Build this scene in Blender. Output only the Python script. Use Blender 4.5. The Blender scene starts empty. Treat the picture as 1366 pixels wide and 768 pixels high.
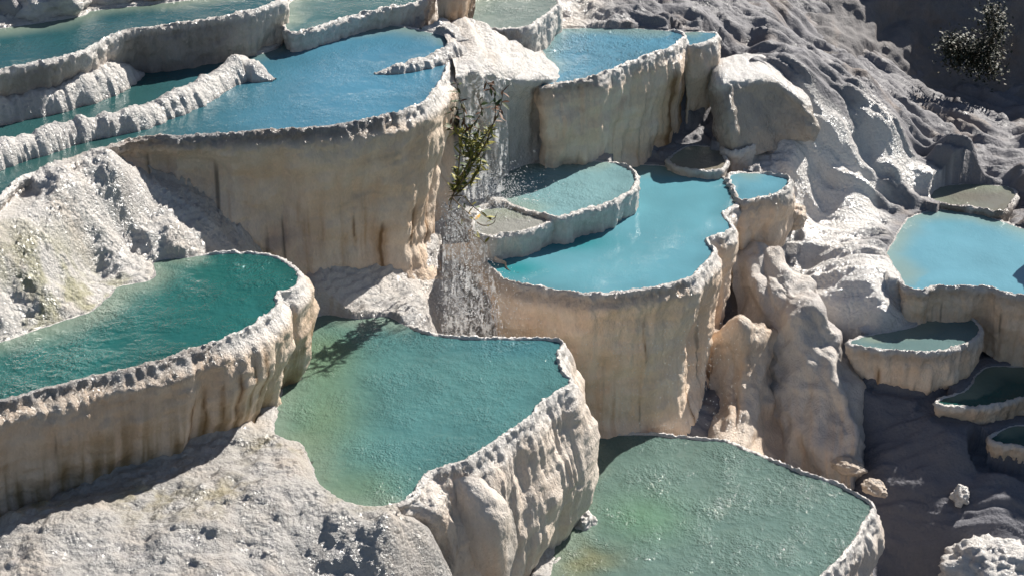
import bpy, math, random
import numpy as np
R = math.radians
rng = np.random.default_rng(7); random.seed(7)
scene = bpy.context.scene
COL = scene.collection

# ------------------------------------------------------------------ camera
CAMZ, PITCH, HFOV = 14.1, 28.0, 28.0
F = 683.0 / math.tan(R(HFOV / 2))
cam_d = bpy.data.cameras.new('camera'); cam = bpy.data.objects.new('camera', cam_d); COL.objects.link(cam)
cam.location = (0, 0, CAMZ); cam.rotation_euler = (R(90 - PITCH), 0, 0)
cam_d.sensor_fit = 'HORIZONTAL'; cam_d.angle = R(HFOV); cam_d.clip_end = 2000
scene.camera = cam
# ------------------------------------------------------------------ light
SUN_AZ, SUN_EL = 42.0, 39.0            # azimuth to the right of the view direction (+Y)
world = bpy.data.worlds.new('World'); scene.world = world; world.use_nodes = True
wn = world.node_tree.nodes; wl = world.node_tree.links
sky = wn.new('ShaderNodeTexSky'); sky.sky_type = 'NISHITA'; sky.sun_disc = False
sky.sun_elevation = R(SUN_EL); sky.sun_rotation = R(SUN_AZ); sky.air_density = 1.0; sky.dust_density = 0.6
bg = next(n for n in wn if n.type == 'BACKGROUND'); bg.inputs['Strength'].default_value = 0.05
wl.new(sky.outputs[0], bg.inputs['Color'])
sd = bpy.data.lights.new('sun', 'SUN'); sun = bpy.data.objects.new('sun', sd); COL.objects.link(sun)
sd.energy = 5.0; sd.angle = R(0.5); sd.color = (1.0, 0.95, 0.87)
sun.rotation_euler = (R(90 - SUN_EL), 0, R(180 - SUN_AZ)); sun.location = (20, 20, 30)
scene.view_settings.view_transform = 'Standard'; scene.view_settings.look = 'None'
scene.view_settings.exposure = 0.68; scene.view_settings.gamma = 1.0
scene.view_settings.use_curve_mapping = False

# ------------------------------------------------------------------ maths helpers
sp, cp = math.sin(R(PITCH)), math.cos(R(PITCH))
def P(px, py, z):
    """photo position + height -> point of the place"""
    a = (px - 683) / F; b = (384 - py) / F
    d = np.array([a, cp + b * sp, -sp + b * cp])
    return np.array([0, 0, CAMZ]) + d * ((z - CAMZ) / d[2])
def PD(px, py, y):
    """photo position + distance along the ground -> point of the place"""
    a = (px - 683) / F; b = (384 - py) / F
    d = np.array([a, cp + b * sp, -sp + b * cp])
    return np.array([0, 0, CAMZ]) + d * (y / d[1])
_perm = rng.permutation(256); _perm = np.concatenate([_perm, _perm, _perm])
_grad = rng.normal(size=(256, 3)); _grad /= np.linalg.norm(_grad, axis=1)[:, None]
def pn(x, y, z=0.0):
    x, y, z = np.broadcast_arrays(np.asarray(x, float), np.asarray(y, float), np.asarray(z, float))
    x, y, z = .80*x + .36*y + .48*z, -.60*x + .48*y + .64*z, -.80*y*1.0 + .60*z
    xi, yi, zi = np.floor(x).astype(int), np.floor(y).astype(int), np.floor(z).astype(int)
    xf, yf, zf = x - xi, y - yi, z - zi
    u, v, w = (t * t * t * (t * (t * 6 - 15) + 10) for t in (xf, yf, zf))
    def g(i, j, k):
        h = _perm[_perm[_perm[(xi + i) & 255] + ((yi + j) & 255)] + ((zi + k) & 255)]
        gg = _grad[h]
        return gg[..., 0] * (xf - i) + gg[..., 1] * (yf - j) + gg[..., 2] * (zf - k)
    def L(a, b, t): return a + (b - a) * t
    return 1.6 * L(L(L(g(0,0,0), g(1,0,0), u), L(g(0,1,0), g(1,1,0), u), v),
                   L(L(g(0,0,1), g(1,0,1), u), L(g(0,1,1), g(1,1,1), u), v), w)
def fbm(x, y, z=0.0, o=3, lac=2.1, gain=.5):
    s = 0; a = 1
    for i in range(o):
        s = s + a * pn(x * lac**i + 17.3 * i, y * lac**i + 5.1 * i, np.asarray(z) * lac**i + 9.7 * i); a *= gain
    return s
def ss(x, a, b):
    t = np.clip((x - a) / (b - a), 0, 1); return t * t * (3 - 2 * t)
def lerp(a, b, t):
    t = np.asarray(t)[..., None]; return a * (1 - t) + b * t
def col(*c): return np.array(c, float)
WHITE, CREAM, TAN, OCHRE = col(.62, .585, .55), col(.63, .515, .41), col(.60, .42, .28), col(.40, .205, .07)
DARK, GREY, BROWN, ALGAE = col(.03, .024, .02), col(.26, .245, .25), col(.13, .09, .065), col(.22, .21, .075)

def catmull(pts, closed, n=10):
    pts = np.asarray(pts, float); N = len(pts); out = []
    for i in range(N if closed else N - 1):
        if closed: p = [pts[(i + k) % N] for k in (-1, 0, 1, 2)]
        else: p = [pts[max(0, min(N - 1, i + k))] for k in (-1, 0, 1, 2)]
        for t in np.linspace(0, 1, n, endpoint=False):
            out.append(.5 * (2*p[1] + (p[2]-p[0])*t + (2*p[0]-5*p[1]+4*p[2]-p[3])*t*t + (3*p[1]-p[0]-3*p[2]+p[3])*t**3))
    if not closed: out.append(pts[-1])
    return np.array(out)
def resample(pts, ds, closed):
    q = np.vstack([pts, pts[:1]]) if closed else pts
    L = np.concatenate([[0], np.cumsum(np.linalg.norm(np.diff(q[:, :2], axis=0), axis=1))])
    n = max(4, int(L[-1] / ds)); s = np.linspace(0, L[-1], n, endpoint=not closed)
    return np.stack([np.interp(s, L, q[:, k]) for k in range(q.shape[1])], 1), s, L[-1]
def smooth_ring(a, w, closed=True):
    if w < 1: return a
    k = np.hanning(2 * w + 3)[1:-1]; k /= k.sum()
    mode = 'wrap' if closed else 'edge'
    a2 = np.pad(a, [(w, w)] + [(0, 0)] * (a.ndim - 1), mode=mode)
    if a.ndim == 1: return np.convolve(a2, k, 'valid')
    return np.stack([np.convolve(a2[:, i], k, 'valid') for i in range(a.shape[1])], 1)
def ring_normals(xy, w, closed=True):
    if closed: t = np.roll(xy, -1, 0) - np.roll(xy, 1, 0)
    else: t = np.gradient(xy, axis=0)
    t = smooth_ring(t, w, closed); t /= np.linalg.norm(t, axis=1)[:, None] + 1e-9
    return np.stack([t[:, 1], -t[:, 0]], 1)          # outward for counter-clockwise rings
def area(xy):
    x, y = xy[:, 0], xy[:, 1]; return .5 * np.sum(x * np.roll(y, -1) - np.roll(x, -1) * y)
def inside(poly, x, y):
    c = np.zeros(x.shape, bool); n = len(poly)
    for i in range(n):
        x1, y1 = poly[i]; x2, y2 = poly[(i + 1) % n]
        if y1 == y2: continue
        m = ((y1 > y) != (y2 > y)) & (x < (x2 - x1) * (y - y1) / (y2 - y1) + x1); c ^= m
    return c

# ------------------------------------------------------------------ object helpers
def tag(o, label=None, cat=None, group=None, kind=None):
    if label: o['label'] = label
    if cat: o['category'] = cat
    if group: o['group'] = group
    if kind: o['kind'] = kind
    return o
def empty(name, loc, label, cat, group=None):
    o = bpy.data.objects.new(name, None); COL.objects.link(o); o.location = tuple(map(float, loc)); o.empty_display_size = .2
    return tag(o, label, cat, group)
def mesh_obj(name, co, faces, mat, parent=None, colr=None, wet=None, smooth=True, gran=None):
    co = np.asarray(co, float)
    if parent is not None: co = co - np.array(parent.location)
    me = bpy.data.meshes.new(name); faces = np.asarray(faces)
    k = faces.shape[1]
    me.vertices.add(len(co)); me.vertices.foreach_set('co', co.astype(np.float32).ravel())
    me.loops.add(faces.size); me.loops.foreach_set('vertex_index', faces.astype(np.int32).ravel())
    me.polygons.add(len(faces)); me.polygons.foreach_set('loop_start', np.arange(0, faces.size, k, dtype=np.int32))
    me.polygons.foreach_set('use_smooth', np.full(len(faces), smooth, dtype=bool))
    me.update(calc_edges=True); me.validate()
    if colr is not None:
        a = me.attributes.new('Col', 'FLOAT_COLOR', 'POINT')
        c4 = np.ones((len(co), 4), np.float32); c4[:, :3] = np.clip(colr, 0.01, 1); a.data.foreach_set('color', c4.ravel())
    if wet is not None:
        a = me.attributes.new('Wet', 'FLOAT', 'POINT'); a.data.foreach_set('value', np.broadcast_to(wet, len(co)).astype(np.float32))
    if gran is not None:
        a = me.attributes.new('Gran', 'FLOAT', 'POINT'); a.data.foreach_set('value', np.broadcast_to(gran, len(co)).astype(np.float32))
    me.materials.append(mat)
    o = bpy.data.objects.new(name, me); COL.objects.link(o)
    if parent is not None: o.parent = parent
    return o
def grid_faces(nr, nc, wrap=False):
    i = np.arange(nr - 1)[:, None]; j = np.arange(nc if wrap else nc - 1)[None, :]; j2 = (j + 1) % nc
    return np.stack([i * nc + j, i * nc + j2, (i + 1) * nc + j2, (i + 1) * nc + j], -1).reshape(-1, 4)

# ------------------------------------------------------------------ materials
def new_mat(name):
    m = bpy.data.materials.new(name); m.use_nodes = True; nt = m.node_tree
    return m, nt, nt.nodes, nt.links, nt.nodes['Principled BSDF']
def math_node(nt, op, a, b=None):
    n = nt.nodes.new('ShaderNodeMath'); n.operation = op
    for i, v in enumerate((a, b)):
        if v is None: continue
        if hasattr(v, 'is_linked'): nt.links.new(v, n.inputs[i])
        else: n.inputs[i].default_value = v
    return n.outputs[0]
def noise_node(nt, vec, scale, detail=3, rough=.55):
    n = nt.nodes.new('ShaderNodeTexNoise'); n.inputs['Scale'].default_value = scale
    n.inputs['Detail'].default_value = detail; n.inputs['Roughness'].default_value = rough
    nt.links.new(vec, n.inputs['Vector']); return n.outputs['Fac']
def make_stone(name, gran=.5, vstretch=1.0, fine=1.0, use_gran=False):
    m, nt, N, Lk, bsdf = new_mat(name)
    geo = N.new('ShaderNodeNewGeometry'); pos = geo.outputs['Position']
    mp = N.new('ShaderNodeMapping'); mp.inputs['Scale'].default_value = (1, 1, vstretch); Lk.new(pos, mp.inputs['Vector'])
    v = mp.outputs[0]
    at = N.new('ShaderNodeAttribute'); at.attribute_name = 'Col'
    wt = N.new('ShaderNodeAttribute'); wt.attribute_name = 'Wet'
    n1 = noise_node(nt, v, 5, 5, .65); n2 = noise_node(nt, v, 38, 4, .6); n3 = noise_node(nt, v, 120, 2, .6)
    vo = N.new('ShaderNodeTexVoronoi'); vo.feature = 'SMOOTH_F1'; vo.inputs['Scale'].default_value = 17
    vo.inputs['Smoothness'].default_value = .5; Lk.new(v, vo.inputs['Vector'])
    # mottled mineral colour
    k = math_node(nt, 'ADD', math_node(nt, 'MULTIPLY', n1, .42), math_node(nt, 'ADD', math_node(nt, 'MULTIPLY', n2, .35), .63))
    mx = N.new('ShaderNodeMixRGB'); mx.blend_type = 'MULTIPLY'; mx.inputs['Fac'].default_value = 1
    Lk.new(at.outputs['Color'], mx.inputs[1]); Lk.new(k, mx.inputs[2]); Lk.new(mx.outputs[0], bsdf.inputs['Base Color'])
    # wet film varies
    r = math_node(nt, 'SUBTRACT', .82, math_node(nt, 'MULTIPLY', wt.outputs['Fac'], .55))
    r = math_node(nt, 'ADD', r, math_node(nt, 'MULTIPLY', math_node(nt, 'SUBTRACT', n1, .5), .35))
    cl = N.new('ShaderNodeClamp'); cl.inputs[1].default_value = .10; cl.inputs[2].default_value = .95
    Lk.new(r, cl.inputs[0]); Lk.new(cl.outputs[0], bsdf.inputs['Roughness'])
    bsdf.inputs['Specular IOR Level'].default_value = .45
    h = math_node(nt, 'ADD', math_node(nt, 'MULTIPLY', n2, .034 * fine), math_node(nt, 'MULTIPLY', n3, .010 * fine))
    msk = math_node(nt, 'MAXIMUM', math_node(nt, 'SUBTRACT', math_node(nt, 'MULTIPLY', noise_node(nt, pos, 2.2, 3), 3.2), 1.0), .45)
    h = math_node(nt, 'SUBTRACT', h, math_node(nt, 'MULTIPLY', math_node(nt, 'MULTIPLY', vo.outputs['Distance'], msk), .05 * gran))
    if use_gran:
        ga = N.new('ShaderNodeAttribute'); ga.attribute_name = 'Gran'; h = math_node(nt, 'MULTIPLY', h, ga.outputs['Fac'])
    bsdf.inputs['Coat IOR'].default_value = 1.6; bsdf.inputs['Coat Roughness'].default_value = .22
    cw = N.new('ShaderNodeClamp'); Lk.new(math_node(nt, 'ADD', math_node(nt, 'MULTIPLY', wt.outputs['Fac'], 1.4), -.25), cw.inputs[0]); Lk.new(cw.outputs[0], bsdf.inputs['Coat Weight'])
    cb = N.new('ShaderNodeBump'); cb.inputs['Strength'].default_value = 1; cb.inputs['Distance'].default_value = 1
    Lk.new(math_node(nt, 'MULTIPLY', noise_node(nt, v, 24, 3, .6), .09), cb.inputs['Height']); Lk.new(cb.outputs[0], bsdf.inputs['Coat Normal'])
    bp = N.new('ShaderNodeBump'); bp.inputs['Strength'].default_value = .85; bp.inputs['Distance'].default_value = 1.0
    Lk.new(h, bp.inputs['Height']); Lk.new(bp.outputs[0], bsdf.inputs['Normal'])
    return m
M_WALL = make_stone('travertine_wall', .3, .5, .95)
M_RIM = make_stone('travertine_rim', .8, 1, 1.0)
M_GROUND = make_stone('travertine_ground', .9, 1, 1.0, True)
def make_water():
    m, nt, N, Lk, bsdf = new_mat('milky_mineral_water')
    geo = N.new('ShaderNodeNewGeometry'); pos = geo.outputs['Position']
    at = N.new('ShaderNodeAttribute'); at.attribute_name = 'Col'
    rp = N.new('ShaderNodeAttribute'); rp.attribute_name = 'Wet'
    mp = N.new('ShaderNodeMapping'); mp.inputs['Scale'].default_value = (1, .8, 1); Lk.new(pos, mp.inputs['Vector'])
    n0 = noise_node(nt, mp.outputs[0], 1.1, 3); n1 = noise_node(nt, mp.outputs[0], 7.5, 2, .5); n2 = noise_node(nt, mp.outputs[0], 19, 2, .5)
    k = math_node(nt, 'ADD', math_node(nt, 'MULTIPLY', n0, .5), .75)
    mx = N.new('ShaderNodeMixRGB'); mx.blend_type = 'MULTIPLY'; mx.inputs['Fac'].default_value = 1
    Lk.new(at.outputs['Color'], mx.inputs[1]); Lk.new(k, mx.inputs[2]); Lk.new(mx.outputs[0], bsdf.inputs['Base Color'])
    bsdf.inputs['Roughness'].default_value = .05; bsdf.inputs['IOR'].default_value = 1.33
    w1 = noise_node(nt, mp.outputs[0], 16, 3, .6); w2 = noise_node(nt, mp.outputs[0], 36, 2, .5)
    pt = math_node(nt, 'MAXIMUM', math_node(nt, 'SUBTRACT', math_node(nt, 'MULTIPLY', noise_node(nt, pos, 1.7, 3), 2.6), .75), .12)
    h = math_node(nt, 'ADD', math_node(nt, 'MULTIPLY', n1, .03), math_node(nt, 'ADD', math_node(nt, 'MULTIPLY', w1, .060), math_node(nt, 'MULTIPLY', w2, .030)))
    h = math_node(nt, 'MULTIPLY', h, pt)
    h = math_node(nt, 'MULTIPLY', h, rp.outputs['Fac'])
    bp = N.new('ShaderNodeBump'); bp.inputs['Strength'].default_value = 1; bp.inputs['Distance'].default_value = 1.0
    Lk.new(h, bp.inputs['Height']); Lk.new(bp.outputs[0], bsdf.inputs['Normal'])
    return m
M_WATER = make_water()

# ------------------------------------------------------------------ pools: traced outlines (photo x, y, height of the wall outside)
# lean: list of (fraction of wall height, outward offset in m)
POOLS = []
def pool(**k): POOLS.append(k)
pool(key='terrace', flute=.6, gain=1.15, cracks=((515,160,1.7,3.2,.05),(552,143,1.6,2.3,.03),(578,128,1.5,2.4,.035),(470,165,1.5,2.0,.012),(585,112,2.2,3.4,.03)), h=2.7, rim=.035, tan=.9, band=1.0, water=col(.06,.18,.26), ripple=.2,
     label='large blue upper pool behind the wide tan curved wall with two ridges in it', lean=[(0, .1), (.07, .17), (.2, .13), (.45, -.04), (.75, -.10), (1, .08)],
     pts=[(-120,350,.3),(-30,290,.2),(0,264,.2),(25,241,.2),(60,224,.05),(110,207,.04),(160,191,.22),(200,184,.6),(260,181,.9),(320,177,1.5),(400,172,2.2),(450,167,2.5),(500,159,2.7),(540,148,2.9),(570,134,3.1),(583,119,3.1),(592,100,2.3),(600,80,1.0),(607,60,.15),
          (597,50,.0),(570,42,.0),(545,37,.0),(510,34,0),(470,38,0),(430,44,0),(385,49,0),(376,60,0),(350,71,0),(300,79,0),(220,80,0),(150,82,0),(100,95,0),(40,112,0),(0,120,0),(-160,160,0)])
pool(key='upper', brown=.0, greywall=.75, h=3.4, rim=.03, tan=.25, band=.5, water=col(.02,.075,.085), ripple=.2,
     label='long teal pool at the top left behind the grey curved wall', lean=[(0, .06), (.3, .05), (1, -.06)],
     pts=[(-160,140,.8),(0,96,.75),(60,83,.75),(110,68,.8),(140,52,.85),(170,43,.85),(230,33,.85),(300,23,.85),(350,11,.9),(376,0,.9),(374,-12,.9),(340,-14,.1),(240,2,0),(130,13,0),(110,21,0),(60,29,0),(0,38,0),(-160,60,0)])
pool(key='corner', h=3.0, rim=.03, tan=.15, band=.3, water=col(.03,.095,.10), ripple=.2,
     label='small teal pool at the top edge with a white rounded right end', lean=[(0, .06), (.4, .04), (1, .0)],
     pts=[(386,44,.3),(420,38,.35),(462,24,.4),(500,15,.5),(545,6,.55),(572,-2,.6),(576,-14,.6),(550,-24,.1),(450,-14,0),(390,0,0),(378,24,0)])
pool(key='spill', h=2.45, rim=.03, tan=.1, band=.2, water=col(.13,.17,.15), ripple=.2,
     label='small greenish basin at the top centre above the white cascade', lean=[(0, .05), (.4, .06), (1, .02)],
     pts=[(632,36,.3),(667,39,.5),(700,36,.7),(722,25,.7),(738,12,.7),(742,0,.5),(700,-10,0),(640,-4,0),(626,16,.1)])
pool(key='far', gain=1.25, cracks=((890,65,.35,1.95,.075),(908,52,.5,1.9,.06),(905,56,.3,1.5,.02)), h=1.95, rim=.035, tan=.95, band=.6, water=col(.08,.21,.29), ripple=.7,
     label='blue pool at the upper centre above a tan wall with black drip cracks', lean=[(0, .08), (.2, .1), (.6, .05), (1, .0)],
     pts=[(722,116,1.7),(750,111,1.7),(783,106,1.6),(802,100,1.6),(841,84,1.7),(875,71,1.8),(899,61,1.8),(912,51,1.6),(906,44,.6),(891,41,.05),(855,38,0),(800,37,0),(750,39,0),(730,50,0),(722,65,0),(727,80,0),(720,98,.1)])
pool(key='strip', h=1.85, rim=.035, tan=.6, band=.4, water=col(.08,.20,.26), ripple=.3,
     label='narrow sliver of blue water right of the upper centre pool', lean=[(0, .08), (.3, .1), (1, -.05)],
     pts=[(916,60,1.6),(935,58,1.6),(953,52,1.6),(957,45,1.2),(935,43,.05),(912,43,0),(914,50,.2)])
pool(key='heart', flute=.6, gain=1.36, cracks=((968,298,1.6,2.7,.03),(925,368,1.9,2.7,.015),(860,385,.5,1.3,.007),(950,330,.7,1.2,.012)), h=.1, rim=.03, tan=.75, band=.35, water=col(.105,.27,.325), ripple=.06,
     label='pale turquoise central pool above the tall cream wall', lean=[(0, .08), (.07, .14), (.3, .05), (.6, -.03), (.85, .02), (1, .12)],
     pts=[(669,369,2.6),(679,375,2.6),(715,384,2.6),(790,392,2.6),(857,386,2.6),(915,372,2.6),(936,356,2.6),(951,334,2.6),(944,321,2.6),(976,306,2.4),(966,285,2.0),(982,268,1.2),(971,243,.6),(948,231,.3),(898,223,0),(852,220,0),(810,225,0),(720,300,0),(650,340,.6)])
pool(key='disc', h=.55, rim=.03, tan=.15, band=.2, water=col(.17,.30,.32), ripple=.45,
     label='round pale pool at the foot of the waterfall above the turquoise pool', lean=[(0, .06), (.4, .05), (1, -.02)],
     pts=[(665,238,0),(682,223,0),(719,217,0),(773,215,0),(815,217,.1),(842,226,.4),(848,247,.5),(832,260,.5),(807,273,.5),(765,285,.5),(740,290,.45),(715,282,.1),(680,272,.05),(666,256,0)])
pool(key='shelf', h=.5, rim=.03, tan=.2, band=.2, water=col(.27,.27,.25), ripple=.6,
     label='small grey shallow basin below the waterfall beside the round pale pool', lean=[(0, .06), (.4, .05), (1, .0)],
     pts=[(640,282,0),(669,276,0),(700,277,0),(723,283,.2),(735,293,.5),(719,302,.5),(690,310,.5),(650,316,.5),(632,306,.4)])
pool(key='ledge', gain=1.3, h=.15, rim=.035, tan=.55, band=.25, water=col(.11,.27,.34), ripple=.08,
     label='small blue pool on the right shoulder of the turquoise pool', lean=[(0, .08), (.25, .10), (.7, .0), (1, -.08)],
     pts=[(972,233,.2),(1011,231,.1),(1045,236,.8),(1054,243,1.5),(1040,257,1.6),(1015,263,1.6),(988,267,1.6),(980,252,.3)])
pool(key='emerald', olive=.75, flute=.5, cracks=((262,465,.5,1.5,.014),(240,470,.6,1.5,.02),(300,452,.4,1.4,.015),(318,443,.35,1.2,.012),(335,435,.3,1.2,.015),(285,458,.5,1.2,.012)), h=1.45, rim=.035, tan=.85, band=.8, water=col(.015,.095,.088), ripple=.55,
     label='dark emerald pool at the left behind the brown streaked wall', lean=[(0, .1), (.12, .2), (.45, .2), (.8, .08), (1, -.04)],
     pts=[(-140,562,1.4),(0,534,1.4),(60,518,1.4),(130,501,1.4),(200,485,1.4),(270,463,1.4),(320,443,1.4),(350,425,1.4),(369,408,1.4),(369,393,1.4),(392,384,1.4),(398,368,1.4),(390,356,1.3),(367,343,1.2),(333,338,.9),(293,338,.3),(253,342,.03),(215,346,.0),(202,352,0),(203,371,0),(160,381,0),(140,397,0),(113,417,0),(33,443,0),(0,455,0),(-140,490,0)])
pool(key='jade', gain=1.1, h=0.0, rim=.035, tan=.35, band=.35, water=col(.065,.165,.165), ripple=.5,
     label='green square cornered pool in the foreground above the knobbly bulging wall', lean=[(0, .08), (.12, .16), (.4, .34), (.7, .32), (1, .15)],
     pts=[(418,424,.1),(476,424,.0),(515,421,.0),(546,434,.1),(569,445,.4),(617,451,1.0),(683,452,1.5),(735,453,2),(750,460,2.3),(743,476,2.3),(749,494,2.3),(758,512,2.3),(723,537,2.4),(698,564,2.5),(652,592,2.5),(622,612,2.5),(575,630,2.2),(560,645,1.0),(546,664,.2),(510,675,.04),(470,672,.0),(430,655,0),(412,617,0),(398,592,0),(365,580,0),(380,500,0)])
pool(key='basin', h=-2.3, rim=.035, tan=.3, band=.3, water=col(.105,.165,.145), ripple=.6,
     label='pale green rippled pool at the bottom right edge of the photo', lean=[(0, .08), (.2, .14), (.6, .1), (1, .0)],
     pts=[(770,640,0),(778,592,0),(793,580,.2),(867,580,.5),(932,585,.6),(963,588,.6),(1003,602,.8),(1064,628,1.2),(1114,645,1.5),(1150,664,1.7),(1163,679,1.7),(1147,703,1.7),(1137,726,1.7),(1094,768,1.7),(1040,805,1.7),(900,850,1.5),(740,830,.5),(735,745,0)])
pool(key='east', gain=1.2, h=-1.0, rim=.03, tan=.9, band=.5, water=col(.125,.29,.36), ripple=.1,
     label='wide pale blue pool at the right edge', lean=[(0, .06), (.3, .06), (1, .0)],
     pts=[(1230,388,.5),(1250,383,.6),(1312,383,.7),(1336,390,.8),(1366,394,.9),(1470,412,1.0),(1500,340,.2),(1400,316,0),(1366,305,0),(1328,292,0),(1305,283,0),(1250,280,0),(1212,290,0),(1195,313,0),(1182,337,0),(1199,365,0),(1206,382,.2)])
pool(key='drum', gain=1.35, cracks=((1172,466,.3,.9,.02),), h=-1.6, rim=.03, tan=.95, band=.3, water=col(.12,.19,.19), ripple=.25,
     label='small drum shaped tan pool below the glittering rapids', lean=[(0, .06), (.3, .05), (.7, -.04), (1, -.18)],
     pts=[(1132,457,.5),(1158,464,.7),(1184,467,.8),(1234,470,.85),(1273,464,.85),(1300,451,.85),(1306,435,.8),(1283,417,.5),(1266,410,.1),(1242,416,0),(1215,436,0),(1160,446,0)])
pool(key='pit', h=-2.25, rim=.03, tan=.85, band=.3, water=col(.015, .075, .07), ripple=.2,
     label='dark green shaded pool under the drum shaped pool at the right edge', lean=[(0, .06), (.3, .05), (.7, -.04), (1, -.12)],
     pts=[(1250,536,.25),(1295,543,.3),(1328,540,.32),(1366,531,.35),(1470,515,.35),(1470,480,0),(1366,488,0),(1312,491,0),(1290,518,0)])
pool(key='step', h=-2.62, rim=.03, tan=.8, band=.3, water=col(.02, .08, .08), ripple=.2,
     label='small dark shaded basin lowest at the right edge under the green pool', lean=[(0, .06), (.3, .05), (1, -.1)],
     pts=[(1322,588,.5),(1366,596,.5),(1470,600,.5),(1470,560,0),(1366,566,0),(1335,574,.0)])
pool(key='brown', h=-.9, rim=.04, tan=.2, band=.6, water=col(.16,.15,.13), ripple=.4, brown=.75,
     label='shallow brown rimmed basin above the wide pale blue pool', lean=[(0, .06), (.4, .06), (1, .0)],
     pts=[(1240,262,.0),(1262,272,.1),(1300,276,.15),(1334,284,.22),(1352,268,.2),(1350,251,.1),(1300,245,0),(1255,249,0)])
pool(key='pan', h=.22, rim=.03, tan=.4, band=.3, water=col(.22,.20,.16), ripple=.3,
     label='shallow sandy basin at the foot of the cracked tan wall', lean=[(0, .06), (.4, .06), (1, .02)],
     pts=[(893,212,.1),(905,222,.3),(940,228,.4),(962,226,.4),(968,210,.4),(958,198,.1),(925,194,0),(905,200,0)])
pool(key='cup', h=.32, rim=.03, tan=.2, band=.2, water=col(.22,.22,.22), ripple=.3,
     label='tiny pale basin right of the shallow sandy basin', lean=[(0, .06), (.4, .06), (1, .0)],
     pts=[(966,198,.2),(980,202,.4),(1000,198,.45),(1006,188,.3),(985,182,0),(968,188,0)])

for p in POOLS:
    w = np.array([list(P(a, b, p['h'])[:2]) + [d] for a, b, d in p['pts']])
    if area(w[:, :2]) < 0: w = w[::-1]
    p['ctrl'] = w
    c = catmull(w, True, 12); c, s, L = resample(c, .028, True)
    n = ring_normals(c[:, :2], 6)
    sc = p.get('scallop', .028)
    c[:, :2] += n * (sc * (pn(s / .33, p['h'] * 7.1) + .6 * pn(s / .12, p['h'] * 3.3 + 4)))[:, None]
    p['ring'] = c[:, :2]; p['drop'] = smooth_ring(np.clip(c[:, 2], 0, 9), 6); p['s'] = s; p['L'] = L
    p['poly'] = p['ring'][::4]

# ------------------------------------------------------------------ terrain: smooth base through measured points
G = [] # (x, y, z)
def g(px, py, z): G.append(tuple(P(px, py, z)))
def gd(px, py, y): G.append(tuple(PD(px, py, y)))
for p in POOLS:
    w = p['ctrl']; n = ring_normals(w[:, :2], 1)
    for i in range(len(w)):
        d = w[i, 2]
        for off, z in (([(.32, p['h'] - d)]) if d > .12 else [(.10, p['h'] + .03), (.4, p['h'] + .12)]):
            q = w[i, :2] + n[i] * off; bad = False
            for o in POOLS:
                if o is not p and inside(o['poly'], np.array([q[0]]), np.array([q[1]]))[0]:
                    if z > o['h'] - .3: z = o['h'] - .35
                    if z < o['h'] - 1.2: bad = True
            if not bad: G.append((q[0], q[1], z))
# left slope between the terrace and the emerald pool
for a in [(60,246,24.5),(100,225,24.85),(135,218,24.95),(165,225,25.0),(60,268,24.2),(30,275,24.0),(0,300,23.5),(0,340,23.15),(0,380,22.85),(0,412,22.6),(40,345,23.35),(60,318,23.75),(60,385,23.05),(100,350,23.75),(100,385,23.4),(120,242,24.75),(110,290,24.3),(150,250,24.78),(150,310,24.35),(160,272,24.65),(200,282,24.75),(230,293,24.9),(262,314,25.02),(276,328,25.02),(220,318,24.78),(180,338,24.45),(-60,330,22.9),(-60,400,22.4),(-150,380,22.0)]: gd(*a)
# trench between the emerald pool and the terrace wall
for a in [(420,395,.3),(440,400,.25),(480,408,.15)]: g(*a)
# foreground ground
for a in [(0,650,-.2),(100,640,-.1),(200,630,-.02),(300,610,.08),(370,590,.08),(-100,680,-.3),(0,700,-.15),(150,680,.1),(300,660,.12),(390,640,.06),(100,740,.0),(250,730,.02),(380,710,-.02),(430,700,-.08),(500,705,-.25),(450,760,-.35),(560,765,-.7),(300,790,-.2),(0,800,-.1),(560,720,-.6),(100,900,-.5),(400,900,-1.0),(600,900,-1.9)]: g(*a)
# right slope
for a in [(1000,60,1.7),(920,30,1.9),(870,22,2.0),(840,5,2.1),(985,150,.9),(975,190,.45),(1000,215,.15),(1100,100,1.05),(1050,75,1.45),(1150,130,.7),(1200,150,.4),(1250,165,.15),(1300,185,-.1),(1366,215,-.45),(1450,250,-.8),(1110,160,.5),(1100,180,.28),(1060,210,.1),(1030,225,.08),(1060,250,-.15),(1100,230,-.3),(1150,200,-.1),(1150,250,-.5),(1200,220,-.3),(1250,220,-.45),(1300,238,-.7),(1366,270,-1.0),(1080,290,-.85),(1075,320,-.95),(1130,280,-.72),(1165,270,-.75),(1175,300,-.95),(1110,330,-1.0),(1150,330,-.98),(1175,370,-1.03),(1100,380,-1.25),(1140,410,-1.4),(1190,402,-1.28),(1080,360,-1.2),(1082,410,-1.5),(1115,445,-1.75)]: g(*a)
# dark hollow
for a in [(1220,572,26.9),(1182,545,27.3),(1176,578,27.0),(1280,578,26.5),(1330,575,26.45),(1366,572,26.4),(1250,650,26.0),(1200,700,25.6),(1310,630,26.1),(1366,650,25.8),(1260,720,25.2),(1330,730,25.0),(1366,780,24.5),(1190,640,26.2),(1170,610,26.5),(1200,800,24.9),(1450,700,25.5),(1200,760,24.9),(1060,640,26.5),(1110,655,26.2),(1150,648,26.4),(1000,620,26.7),(1090,660,25.8),(1040,650,26.0),(1040,600,27.5),(1090,605,27.35),(1130,612,27.1),(1110,560,28.0),(1060,560,28.2),(1030,560,28.3),(1140,600,27.3)]: gd(*a)
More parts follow.
